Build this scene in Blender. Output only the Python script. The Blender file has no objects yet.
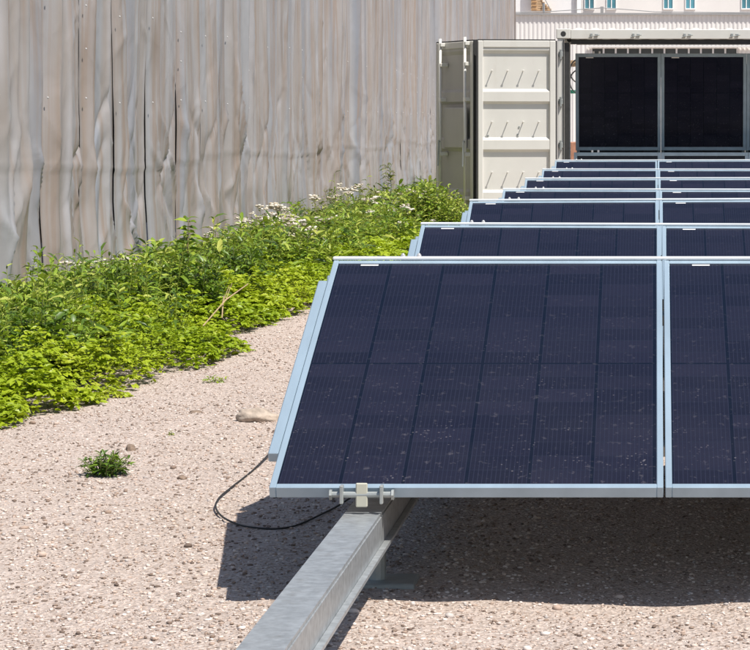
import bpy, math, random
import numpy as np
from mathutils import Vector, Matrix
random.seed(7); rng = np.random.default_rng(11)
S = bpy.context.scene; C = S.collection
R = math.radians
F = 2558.0; VX = 655.0; VY = 124.0; H = 1.39      # focal length in photo pixels, vanishing point, eye height

# ---------------------------------------------------------------- materials
def mat(name):
    m = bpy.data.materials.new(name); m.use_nodes = True
    nt = m.node_tree
    return m, nt, nt.nodes['Principled BSDF']
def N(nt, t, **kw):
    n = nt.nodes.new(t)
    for k, v in kw.items():
        if k.startswith('i_'): n.inputs[k[2:].replace('_', ' ')].default_value = v
        else: setattr(n, k, v)
    return n
def L(nt, a, b): nt.links.new(a, b)
def ramp(nt, src, stops):
    r = N(nt, 'ShaderNodeValToRGB'); L(nt, src, r.inputs[0])
    e = r.color_ramp.elements
    while len(e) < len(stops): e.new(.5)
    for q, (p, c) in zip(e, stops):
        q.position = p; q.color = (c[0], c[1], c[2], 1) if hasattr(c, '__len__') else (c, c, c, 1)
    return r
def noise(nt, scale, vec=None, detail=4, rough=.55, mapping=None, dist=0):
    if vec is None: vec = N(nt, 'ShaderNodeTexCoord').outputs['Object']
    if mapping:
        mp = N(nt, 'ShaderNodeMapping'); mp.inputs['Scale'].default_value = mapping; L(nt, vec, mp.inputs[0]); vec = mp.outputs[0]
    n = N(nt, 'ShaderNodeTexNoise'); L(nt, vec, n.inputs['Vector'])
    n.inputs['Scale'].default_value = scale; n.inputs['Detail'].default_value = detail
    n.inputs['Roughness'].default_value = rough; n.inputs['Distortion'].default_value = dist
    return n
def mixc(nt, fac, a, b, bt='MIX'):
    m = N(nt, 'ShaderNodeMix', data_type='RGBA', blend_type=bt)
    for i, v in ((0, fac), (6, a), (7, b)):
        if hasattr(v, 'links'): L(nt, v, m.inputs[i])
        else: m.inputs[i].default_value = v if i == 0 else (*v, 1)
    return m.outputs[2]
def bump(nt, h, p, strength=.3, dist=.01):
    b = N(nt, 'ShaderNodeBump'); b.inputs['Strength'].default_value = strength; b.inputs['Distance'].default_value = dist
    L(nt, h, b.inputs['Height']); L(nt, b.outputs[0], p.inputs['Normal']); return b

def simple(name, col, rough=.5, metal=0, var=.15, scale=6, bmp=0, dirt=None, stretch=None):
    m, nt, p = mat(name)
    n = noise(nt, scale, detail=6, mapping=stretch)
    lo = [c * (1 - var) for c in col]; hi = [min(1, c * (1 + var)) for c in col]
    r = ramp(nt, n.outputs[0], [(.3, lo), (.7, hi)])
    out = r.outputs[0]
    if dirt:
        n2 = noise(nt, scale * .6, detail=8, rough=.7, mapping=(1, 1, .35))
        f = ramp(nt, n2.outputs[0], [(.55, 0), (.78, dirt[1])])
        out = mixc(nt, f.outputs[0], out, dirt[0])
    L(nt, out, p.inputs['Base Color'])
    p.inputs['Roughness'].default_value = rough; p.inputs['Metallic'].default_value = metal
    if bmp: bump(nt, n.outputs[0], p, bmp, .01)
    return m

M = {}
M['cream'] = simple('cream_paint', (.66, .645, .60), .42, 0, .04, 2.5, .05, dirt=((.40, .33, .25), .45))
M['alu'] = simple('galvanised_aluminium', (.36, .46, .54), .38, .35, .10, 9, .1, stretch=(1, .25, 1))
M['alubright'] = simple('bright_aluminium', (.78, .80, .82), .35, .3, .06, 9)
M['steel'] = simple('grey_steel', (.36, .38, .37), .45, .45, .15, 14, .1, dirt=((.2, .15, .1), .3))
M['spangle'] = simple('galvanised_steel', (.40, .42, .43), .42, .5, .22, 38, .06, dirt=((.24, .20, .16), .5))
M['steelwasher'] = simple('dull_washer', (.50, .50, .50), .5, .2, .1, 9)
M['shadedpaint'] = simple('shaded_door_paint', (.44, .43, .40), .5, 0, .06, 2.5, .05, dirt=((.25, .21, .16), .5))  # door paint darkened, the turned leaf's shade is put into the colour
M['rubber'] = simple('black_rubber', (.018, .018, .018), .6, 0, .2, 20)
M['dark'] = simple('dark_gasket_and_shade', (.03, .03, .03), .6, 0, .2, 20)
M['backsheet'] = simple('white_backsheet', (.5, .5, .5), .5, 0, .03, 5)
M['sticker'] = simple('white_sticker', (.75, .75, .75), .4, 0, .03, 5)
M['tab'] = simple('cream_plastic_tab', (.46, .45, .37), .45, 0, .06, 12)
M['timber'] = simple('weathered_timber', (.30, .22, .15), .8, 0, .3, 5, .3, stretch=(6, 6, .5))
M['white'] = simple('white_wall_paint', (.80, .80, .80), .7, 0, .03, .5)
M['offwhite'] = simple('off_white_wall_paint', (.70, .68, .66), .7, 0, .04, .4)
M['corr'] = simple('white_corrugated_steel', (.72, .70, .68), .5, 0, .05, .6, dirt=((.5, .42, .34), .3))
M['orange'] = simple('tan_orange_paint', (.62, .38, .18), .6, 0, .1, 1)
M['grey'] = simple('grey_trim', (.30, .30, .30), .6, 0, .1, 1)
M['tan'] = simple('tan_cardboard', (.50, .34, .20), .8, 0, .15, 3)
M['green'] = simple('green_paint', (.06, .35, .24), .5, 0, .1, 3)
M['rust'] = simple('red_oxide_paint', (.40, .20, .13), .7, 0, .3, 9)
M['roof'] = simple('roof_felt', (.12, .12, .12), .9, 0, .1, 1)

def glassmat(name, col):
    m, nt, p = mat(name)
    n = noise(nt, .6)
    L(nt, ramp(nt, n.outputs[0], [(.35, [c * .6 for c in col]), (.65, col)]).outputs[0], p.inputs['Base Color'])
    p.inputs['Roughness'].default_value = .05
    return m
M['window_blue'] = glassmat('blue_window_glass', (.10, .30, .38))
M['window_dark'] = glassmat('dark_window_glass', (.05, .055, .065))

# solar cells (uv in metres: u across the module, v up the slope)
def cellmat():
    m, nt, p = mat('solar_glass')
    uv = N(nt, 'ShaderNodeUVMap'); sep = N(nt, 'ShaderNodeSeparateXYZ'); L(nt, uv.outputs[0], sep.inputs[0])
    def mth(op, a, b=None, c=None):
        n = N(nt, 'ShaderNodeMath', operation=op)
        for i, v in enumerate((a, b, c)):
            if v is None: continue
            if hasattr(v, 'links'): L(nt, v, n.inputs[i])
            else: n.inputs[i].default_value = v
        return n.outputs[0]
    def line(src, pitch, half, off=0.0):
        q = mth('ADD', src, off); q = mth('DIVIDE', q, pitch); q = mth('FRACT', q)
        q = mth('SUBTRACT', q, .5); q = mth('ABSOLUTE', q); q = mth('SUBTRACT', .5, q); q = mth('MULTIPLY', q, pitch)
        return mth('LESS_THAN', q, half)
    u, v = sep.outputs[0], sep.outputs[1]
    colg = line(u, .1805, .0048); rowg = line(v, .0855, .0016); bus = line(u, .1805 / 14, .0011, .1805 / 28)
    ctr = mth('LESS_THAN', mth('ABSOLUTE', mth('SUBTRACT', v, .775)), .0045)
    gaps = mth('MAXIMUM', colg, ctr)
    # tone differs slightly from half-cell to half-cell
    cu = mth('FLOOR', mth('DIVIDE', u, .1805)); cv = mth('FLOOR', mth('DIVIDE', v, .0855))
    cb = N(nt, 'ShaderNodeCombineXYZ'); L(nt, cu, cb.inputs[0]); L(nt, cv, cb.inputs[1])
    oi = N(nt, 'ShaderNodeObjectInfo'); L(nt, oi.outputs['Random'], cb.inputs[2])
    wn = N(nt, 'ShaderNodeTexWhiteNoise', noise_dimensions='3D'); L(nt, cb.outputs[0], wn.inputs['Vector'])
    cell = ramp(nt, wn.outputs[0], [(0, (.0045, .0045, .012)), (1, (.011, .010, .021))]).outputs[0]
    c = mixc(nt, rowg, cell, (.010, .012, .022))
    c = mixc(nt, bus, c, (.014, .015, .030))
    c = mixc(nt, gaps, c, (.0005, .002, .008))
    # dust film, thicker towards the lower edge where rain leaves it, with dried drops
    n1 = noise(nt, 2.2, uv.outputs[0], 7, .65, mapping=(1, 2.0, 1))
    n2 = noise(nt, 34, uv.outputs[0], 3, .6)
    low = N(nt, 'ShaderNodeMapRange'); L(nt, v, low.inputs[0]); low.inputs[1].default_value = 0; low.inputs[2].default_value = 1.3
    low.inputs[3].default_value = 1; low.inputs[4].default_value = .30
    film = mth('MULTIPLY', ramp(nt, n1.outputs[0], [(.3, .003), (.75, .030)]).outputs[0], low.outputs[0])
    n3 = noise(nt, 5, uv.outputs[0], 4, .6)
    patch = ramp(nt, n3.outputs[0], [(.50, 0), (.64, 1)]).outputs[0]
    vo = N(nt, 'ShaderNodeTexVoronoi'); L(nt, uv.outputs[0], vo.inputs['Vector']); vo.inputs['Scale'].default_value = 75
    dots = mth('MULTIPLY', mth('LESS_THAN', vo.outputs['Distance'], .24), ramp(nt, vo.outputs['Color'], [(.45, 0), (.6, 1)]).outputs[0])
    dots = mth('MULTIPLY', mth('MULTIPLY', dots, patch), low.outputs[0])
    spk = mth('MULTIPLY', ramp(nt, n2.outputs[0], [(.60, 0), (.74, .12)]).outputs[0], low.outputs[0])
    f = mth('ADD', film, mth('ADD', mth('MULTIPLY', mth('MULTIPLY', dots, low.outputs[0]), .30), spk))
    c = mixc(nt, f, c, (.34, .31, .33))
    L(nt, c, p.inputs['Base Color'])
    rr = mth('ADD', .16, mth('MULTIPLY', f, 1.6)); L(nt, rr, p.inputs['Roughness'])
    p.inputs['IOR'].default_value = 1.42; p.inputs['Specular Tint'].default_value = (.80, .90, 1, 1)
    return m
M['cells'] = cellmat()

def tarpmat():
    m, nt, p = mat('grey_plastic_sheeting')
    tc = N(nt, 'ShaderNodeTexCoord')
    O = tc.outputs['Object']
    def ridged(sc, mp, detail=3, rot=0):
        m_ = N(nt, 'ShaderNodeMapping'); m_.inputs['Scale'].default_value = mp; m_.inputs['Rotation'].default_value = (rot, 0, 0); L(nt, O, m_.inputs[0])
        n = N(nt, 'ShaderNodeTexNoise', noise_type='RIDGED_MULTIFRACTAL'); L(nt, m_.outputs[0], n.inputs['Vector'])
        n.inputs['Scale'].default_value = sc; n.inputs['Detail'].default_value = detail; n.inputs['Roughness'].default_value = .45; return n.outputs[0]
    a = noise(nt, 1.0, O, 3, .5, mapping=(.4, 1.3, .10), dist=.1)
    b = noise(nt, 1.0, O, 4, .55, mapping=(.4, 3.2, .10), dist=.15)
    c = ramp(nt, a.outputs[0], [(.34, (.225, .235, .265)), (.46, (.33, .325, .335)), (.52, (.30, .265, .245)), (.56, (.345, .33, .335)), (.66, (.25, .25, .27))]).outputs[0]
    f = ramp(nt, b.outputs[0], [(.50, 0), (.58, .75), (.60, .05), (.68, .6)]).outputs[0]
    c = mixc(nt, f, c, (.27, .20, .155))
    d = ramp(nt, noise(nt, 1.3, O, 8, .7, mapping=(1, 1, .5)).outputs[0], [(.52, 0), (.75, .4)]).outputs[0]
    c = mixc(nt, d, c, (.26, .24, .235))
    L(nt, c, p.inputs['Base Color'])
    p.inputs['Roughness'].default_value = .40
    p.inputs['Specular IOR Level'].default_value = .5
    # fold and crumple relief of the thin sheet: long pleats, diagonal drags, small crumples
    h1 = ridged(1.0, (.3, 2.3, .16), 3); h2 = ridged(1.0, (.5, 1.5, .75), 4, .6); h3 = ridged(1.0, (.5, 1.7, .85), 4, -.7)
    mx = N(nt, 'ShaderNodeMath', operation='MULTIPLY_ADD'); L(nt, h2, mx.inputs[0]); mx.inputs[1].default_value = .40; L(nt, h1, mx.inputs[2])
    m2 = N(nt, 'ShaderNodeMath', operation='MULTIPLY_ADD'); L(nt, h3, m2.inputs[0]); m2.inputs[1].default_value = .40; L(nt, mx.outputs[0], m2.inputs[2])
    wv = noise(nt, 1.2, O, 3, .5); va = N(nt, 'ShaderNodeVectorMath', operation='MULTIPLY_ADD'); L(nt, wv.outputs['Color'], va.inputs[0]); va.inputs[1].default_value = (.9, .9, .9); L(nt, O, va.inputs[2])
    mp = N(nt, 'ShaderNodeMapping'); mp.inputs["Scale"].default_value = (.6, 2.2, .8); mp.inputs['Rotation'].default_value = (.25, 0, 0); L(nt, va.outputs[0], mp.inputs[0])
    vo = N(nt, 'ShaderNodeTexVoronoi', feature='F1'); L(nt, mp.outputs[0], vo.inputs['Vector']); vo.inputs['Scale'].default_value = 1.0; vo.inputs['Detail'].default_value = 1.5
    m3 = N(nt, 'ShaderNodeMath', operation='MULTIPLY_ADD'); L(nt, vo.outputs['Distance'], m3.inputs[0]); m3.inputs[1].default_value = .14; L(nt, m2.outputs[0], m3.inputs[2])
    bump(nt, m3.outputs[0], p, 1.0, .13)
    return m
M['tarp'] = tarpmat()

def groundmat():
    m, nt, p = mat('gravelly_sand')
    tc = N(nt, 'ShaderNodeTexCoord')
    big = noise(nt, .9, tc.outputs['Object'], 5)
    fine = noise(nt, 55, tc.outputs['Object'], 6, .7)
    vo = N(nt, 'ShaderNodeTexVoronoi'); L(nt, tc.outputs['Object'], vo.inputs['Vector']); vo.inputs['Scale'].default_value = 80
    c = ramp(nt, fine.outputs[0], [(.34, (.17, .125, .10)), (.47, (.45, .36, .305)), (.57, (.59, .485, .425)), (.68, (.82, .73, .66))]).outputs[0]
    c = mixc(nt, ramp(nt, big.outputs[0], [(.42, 0), (.70, .4)]).outputs[0], c, (.44, .35, .285))
    c = mixc(nt, .30, c, ramp(nt, vo.outputs['Color'], [(.2, (.34, .26, .21)), (.5, (.58, .48, .415)), (.8, (.74, .65, .60))]).outputs[0])
    L(nt, c, p.inputs['Base Color']); p.inputs['Roughness'].default_value = .95
    add = N(nt, 'ShaderNodeMath', operation='ADD'); L(nt, fine.outputs[0], add.inputs[0]); L(nt, vo.outputs['Distance'], add.inputs[1])
    bump(nt, add.outputs[0], p, .8, .012)
    return m
M['ground'] = groundmat()

def tonemat(name, stops, rough=.6, transl=0, noisescale=0):
    """colour picked per face from the attribute 'tone' (each leaf or stone has its own colour)"""
    m, nt, p = mat(name)
    at = N(nt, 'ShaderNodeAttribute', attribute_name='tone')
    c = ramp(nt, at.outputs['Fac'], stops).outputs[0]
    if noisescale:
        n = noise(nt, noisescale); c = mixc(nt, .45, c, ramp(nt, n.outputs[0], [(.3, .25), (.7, .85)]).outputs[0], 'OVERLAY')
    L(nt, c, p.inputs['Base Color']); p.inputs['Roughness'].default_value = rough
    if transl:
        t = N(nt, 'ShaderNodeBsdfTranslucent'); L(nt, c, t.inputs[0])
        mx = N(nt, 'ShaderNodeMixShader'); mx.inputs[0].default_value = transl
        L(nt, p.outputs[0], mx.inputs[1]); L(nt, t.outputs[0], mx.inputs[2])
        L(nt, mx.outputs[0], nt.nodes['Material Output'].inputs[0])
    return m
M['pebble'] = tonemat('pebbles', [(0, (.14, .10, .08)), (.22, (.30, .215, .165)), (.4, (.50, .38, .31)), (.6, (.60, .49, .42)), (.85, (.72, .63, .57)), (1, (.40, .36, .34))], .9)
M['leaf'] = tonemat('weed_leaves', [(0, (.03, .06, .008)), (.35, (.10, .18, .014)), (.72, (.25, .35, .025)), (1, (.42, .45, .09))], .42, .22)
M['cover'] = tonemat('ground_cover_leaves', [(0, (.12, .20, .008)), (.4, (.26, .36, .012)), (.8, (.38, .46, .02)), (1, (.45, .45, .07))], .42, .28)
M['dullleaf'] = tonemat('dull_weed_leaves', [(0, (.08, .12, .03)), (.4, (.18, .22, .05)), (.8, (.27, .28, .09)), (1, (.36, .33, .17))], .5, .3)
M['flower'] = tonemat('cream_flowers', [(0, (.50, .42, .30)), (.5, (.72, .66, .55)), (1, (.85, .82, .74))], .7, .2)
M['stem'] = simple('green_stem', (.14, .16, .05), .6, 0, .2, 20)
M['drystem'] = simple('dry_stem', (.42, .30, .17), .7, 0, .2, 20)
M['stone'] = simple('beige_stone', (.40, .33, .27), .9, 0, .35, 22, .9)
M['darkstone'] = simple('brown_stone', (.22, .16, .12), .9, 0, .25, 14, .6)

# ---------------------------------------------------------------- mesh helpers
class MB:
    def __init__(s): s.v = []; s.f = []; s.uv = None
    def add(s, vs, fs):
        o = len(s.v); s.v += [tuple(v) for v in vs]; s.f += [tuple(i + o for i in f) for f in fs]; return s
    def box(s, x0, x1, y0, y1, z0, z1, bev=0):
        if bev <= 0:
            vs = [(x, y, z) for z in (z0, z1) for y in (y0, y1) for x in (x0, x1)]
            return s.add(vs, [(0, 2, 3, 1), (4, 5, 7, 6), (0, 1, 5, 4), (2, 6, 7, 3), (0, 4, 6, 2), (1, 3, 7, 5)])
        b = min(bev, (x1 - x0) * .4, (y1 - y0) * .4, (z1 - z0) * .4)
        vs = []; idx = {}
        X = (x0, x1); Y = (y0, y1); Z = (z0, z1)
        for i in (0, 1):
            for j in (0, 1):
                for k in (0, 1):
                    sx, sy, sz = (1, -1)[i], (1, -1)[j], (1, -1)[k]
                    for a in range(3):
                        q = [X[i] + sx * b, Y[j] + sy * b, Z[k] + sz * b]; q[a] = (X[i], Y[j], Z[k])[a]
                        idx[i, j, k, a] = len(vs); vs.append(tuple(q))
        fs = []
        for a in range(3):
            o1, o2 = (a + 1) % 3, (a + 2) % 3
            for e in (0, 1):
                q = []
                for u, w in ((0, 0), (1, 0), (1, 1), (0, 1)):
                    t = [0, 0, 0]; t[a] = e; t[o1] = u; t[o2] = w; q.append(idx[t[0], t[1], t[2], a])
                fs.append(tuple(q if e else q[::-1]))
        for a in range(3):                      # edge faces, along axis a
            o1, o2 = (a + 1) % 3, (a + 2) % 3
            for u in (0, 1):
                for w in (0, 1):
                    t0 = [0, 0, 0]; t0[o1] = u; t0[o2] = w; t1 = list(t0); t1[a] = 1
                    q = (idx[(*t0, o1)], idx[(*t1, o1)], idx[(*t1, o2)], idx[(*t0, o2)])
                    fs.append(q if (u ^ w) == 0 else q[::-1])
        for i in (0, 1):
            for j in (0, 1):
                for k in (0, 1):
                    q = (idx[i, j, k, 0], idx[i, j, k, 1], idx[i, j, k, 2]); fs.append(q)
        return s.add(vs, fs)
    def tube(s, pts, r, n=8, cap=True):
        pts = [Vector(p) for p in pts]; o = len(s.v)
        rs = r if hasattr(r, '__len__') else [r] * len(pts)
        t = (pts[1] - pts[0]).normalized(); up = Vector((0, 0, 1)) if abs(t.z) < .9 else Vector((1, 0, 0))
        for i, p in enumerate(pts):
            t = (pts[min(i + 1, len(pts) - 1)] - pts[max(i - 1, 0)]).normalized()
            a = t.cross(up).normalized(); b = t.cross(a).normalized()
            for k in range(n):
                an = 2 * math.pi * k / n; s.v.append(tuple(p + (a * math.cos(an) + b * math.sin(an)) * rs[i]))
        for i in range(len(pts) - 1):
            for k in range(n):
                k2 = (k + 1) % n; s.f.append((o + i * n + k, o + i * n + k2, o + (i + 1) * n + k2, o + (i + 1) * n + k))
        if cap: s.f.append(tuple(o + k for k in range(n))[::-1]); s.f.append(tuple(o + (len(pts) - 1) * n + k for k in range(n)))
        return s
    def xf(s, m): s.v = [tuple(m @ Vector(v)) for v in s.v]; return s
    def build(s, name, m, parent=None, smooth=False):
        me = bpy.data.meshes.new(name); me.from_pydata(s.v, [], s.f); me.update()
        import bmesh
        bm = bmesh.new(); bm.from_mesh(me); bmesh.ops.recalc_face_normals(bm, faces=bm.faces); bm.to_mesh(me); bm.free()
        me.materials.append(m)
        if smooth: me.polygons.foreach_set('use_smooth', [True] * len(me.polygons))
        o = bpy.data.objects.new(name, me); C.objects.link(o)
        if parent: o.parent = parent
        return o
def tag(o, label=None, cat=None, group=None, kind=None):
    if label: o['label'] = label
    if cat: o['category'] = cat
    if group: o['group'] = group
    if kind: o['kind'] = kind
    return o
def empty(name, loc, label, cat, group=None):
    o = bpy.data.objects.new(name, None); o.location = loc; o.empty_display_size = .2; C.objects.link(o)
    return tag(o, label, cat, group)
def npmesh(name, V, polys, m, parent=None, tone=None, smooth=False):
    """V (n,3); polys: list of (k-sided face index arrays (m,k))"""
    me = bpy.data.meshes.new(name)
    me.vertices.add(len(V)); me.vertices.foreach_set('co', np.ascontiguousarray(V, dtype=np.float32).ravel())
    tot = sum(len(p) for p in polys); loops = np.concatenate([p.ravel() for p in polys]).astype(np.int32)
    sizes = np.concatenate([np.full(len(p), p.shape[1]) for p in polys]).astype(np.int32)
    starts = np.concatenate([[0], np.cumsum(sizes)[:-1]]).astype(np.int32)
    me.loops.add(len(loops)); me.loops.foreach_set('vertex_index', loops)
    me.polygons.add(tot); me.polygons.foreach_set('loop_start', starts); me.polygons.foreach_set('loop_total', sizes)
    if smooth: me.polygons.foreach_set('use_smooth', np.ones(tot, dtype=bool))
    me.update(calc_edges=True); me.validate()
    if tone is not None:
        a = me.attributes.new('tone', 'FLOAT', 'POINT'); a.data.foreach_set('value', np.ascontiguousarray(tone, dtype=np.float32))
    me.materials.append(m)
    o = bpy.data.objects.new(name, me); C.objects.link(o)
    if parent: o.parent = parent
    return o
def noise2(x, y, seed=0, oct=4):
    """smooth value noise, vectorised"""
    x = np.asarray(x, float); y = np.asarray(y, float); out = np.zeros(np.broadcast(x, y).shape); amp = 1; tot = 0
    for o in range(oct):
        xi = np.floor(x); yi = np.floor(y); fx = x - xi; fy = y - yi
        fx = fx * fx * (3 - 2 * fx); fy = fy * fy * (3 - 2 * fy)
        def h(a, b):
            q = np.sin(a * 127.1 + b * 311.7 + seed * 74.7 + o * 19.3) * 43758.5453; return q - np.floor(q)
        v = (h(xi, yi) * (1 - fx) + h(xi + 1, yi) * fx) * (1 - fy) + (h(xi, yi + 1) * (1 - fx) + h(xi + 1, yi + 1) * fx) * fy
        out += amp * v; tot += amp; amp *= .5; x = x * 2.03 + 5.1; y = y * 2.03 + 1.7
    return out / tot
def px(x, X): return F * X / (x - VX)                 # depth of the point that shows at column x when it stands X across

# ---------------------------------------------------------------- ground
def ground():
    xs = np.concatenate([[-400, -120, -40, -14], np.arange(-6, 2.01, .06), [5, 14, 40, 120, 400]])
    ys = np.concatenate([[-60, 0, 4], np.arange(5, 24, .08), np.arange(24, 60, 1.0), [80, 140, 300, 900]])
    X, Y = np.meshgrid(xs, ys); Z = (noise2(X * 1.3, Y * 1.3, 3, 4) - .5) * .045 + (noise2(X * 9, Y * 9, 5, 2) - .5) * .010
    fade = np.clip(1 - np.abs(Y - 20) / 60, 0, 1) * np.clip(1 - np.abs(X + 2) / 20, 0, 1); Z = Z * (fade > 0) * np.clip(fade * 3, 0, 1)
    n, k = X.shape; V = np.stack([X.ravel(), Y.ravel(), Z.ravel()], 1)
    i = np.arange(n * k).reshape(n, k); q = np.stack([i[:-1, :-1].ravel(), i[:-1, 1:].ravel(), i[1:, 1:].ravel(), i[1:, :-1].ravel()], 1)
    o = npmesh('ground', V, [q], M['ground'], smooth=True); o['kind'] = 'structure'
ground()

ICO = None
def ico():
    t = (1 + 5 ** .5) / 2
    v = np.array([(-1, t, 0), (1, t, 0), (-1, -t, 0), (1, -t, 0), (0, -1, t), (0, 1, t), (0, -1, -t), (0, 1, -t), (t, 0, -1), (t, 0, 1), (-t, 0, -1), (-t, 0, 1)], float)
    v /= np.linalg.norm(v[0])
    f = np.array([(0, 11, 5), (0, 5, 1), (0, 1, 7), (0, 7, 10), (0, 10, 11), (1, 5, 9), (5, 11, 4), (11, 10, 2), (10, 7, 6), (7, 1, 8), (3, 9, 4), (3, 4, 2), (3, 2, 6), (3, 6, 8), (3, 8, 9), (4, 9, 5), (2, 4, 11), (6, 2, 10), (8, 6, 7), (9, 8, 1)])
    return v, f
def blobs(P, Rr, squash, tone):
    v, f = ico(); n = len(P)
    J = 1 + (rng.random((n, 12)) - .5) * .5
    A = v[None] * J[..., None] * Rr[:, None, None]; A[..., 2] *= squash[:, None]; A[..., 0] *= (1 + rng.random(n) * .5)[:, None]
    a = rng.random(n) * 6.283; c, s_ = np.cos(a)[:, None], np.sin(a)[:, None]
    x = A[..., 0] * c - A[..., 1] * s_; y = A[..., 0] * s_ + A[..., 1] * c
    V = np.stack([x, y, A[..., 2]], -1) + P[:, None]
    Fc = (f[None] + (np.arange(n) * 12)[:, None, None]).reshape(-1, 3)
    return V.reshape(-1, 3), Fc, np.repeat(tone, 12)
def gravel():
    n = 130000
    Y = 6.0 + 15 * rng.random(n) ** 1.5; X = -4.2 + 5.0 * rng.random(n)
    keep = (X > -3.4 + 0 * Y); X = X[keep]; Y = Y[keep]; n = len(X)
    cl = noise2(X * 1.1, Y * .8, 91, 3); r = .0024 + .0048 * rng.random(n) ** 4 * (.4 + 1.3 * cl) + (rng.random(n) > .9975) * .007 * rng.random(n) + (rng.random(n) > .9996) * .012
    Z = (noise2(X * 1.3, Y * 1.3, 3, 4) - .5) * .045 + (noise2(X * 9, Y * 9, 5, 2) - .5) * .010
    V, Fc, t = blobs(np.stack([X, Y, Z + r * .25], 1), r, .45 + .3 * rng.random(n), rng.random(n) ** 1.1)
    o = npmesh('gravel', V, [Fc], M['pebble'], tone=t)
    tag(o, 'pale pinkish loose gravel and grit spread over the ground beside the panels', 'gravel', kind='stuff')
gravel()

def rock(name, x, y, size, label, m, seed):
    rr = random.Random(seed); v, f = ico()
    import bmesh
    bm = bmesh.new(); bmesh.ops.create_icosphere(bm, subdivisions=4, radius=1)
    for q in bm.verts:
        c = q.co; n = noise2(c.x * 1.6 + seed, c.y * 1.6 + c.z * 1.3, seed, 5)
        k = .62 + .8 * float(n); q.co = Vector((c.x * size[0] * k, c.y * size[1] * k, max(-.3, c.z * k) * size[2]))
    me = bpy.data.meshes.new(name); bm.to_mesh(me); bm.free(); me.materials.append(m)
    for p in me.polygons: p.use_smooth = True
    o = bpy.data.objects.new(name, me); C.objects.link(o); o.location = (x, y, size[2] * .25); o.rotation_euler = (0, .06, rr.random() * .5)
    tag(o, label, 'stone')
def gp(x, y, z=0):                                    # ground point showing at photo pixel x, y
    s = (y - VY) / (H - z); return ((x - VX) / s, F / s, z)
p = gp(257, 421); rock('stone', p[0], p[1], (.100, .06, .046), 'flat beige stone lying on the gravel near the front panel edge', M['stone'], 3)
p = gp(131, 451); rock('stone', p[0], p[1], (.022, .022, .022), 'small brown stone on the gravel at the lower left near the weed tuft', M['darkstone'], 8)
p = gp(196, 413); rock('stone', p[0], p[1], (.03, .02, .010), 'small dark flat stone on open gravel left of the beige stone', M['darkstone'], 12)
p = gp(182, 479); rock('stone', p[0], p[1], (.018, .018, .012), 'tiny dark stone on the gravel inside the loop of the black cable', M['darkstone'], 15)

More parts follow.
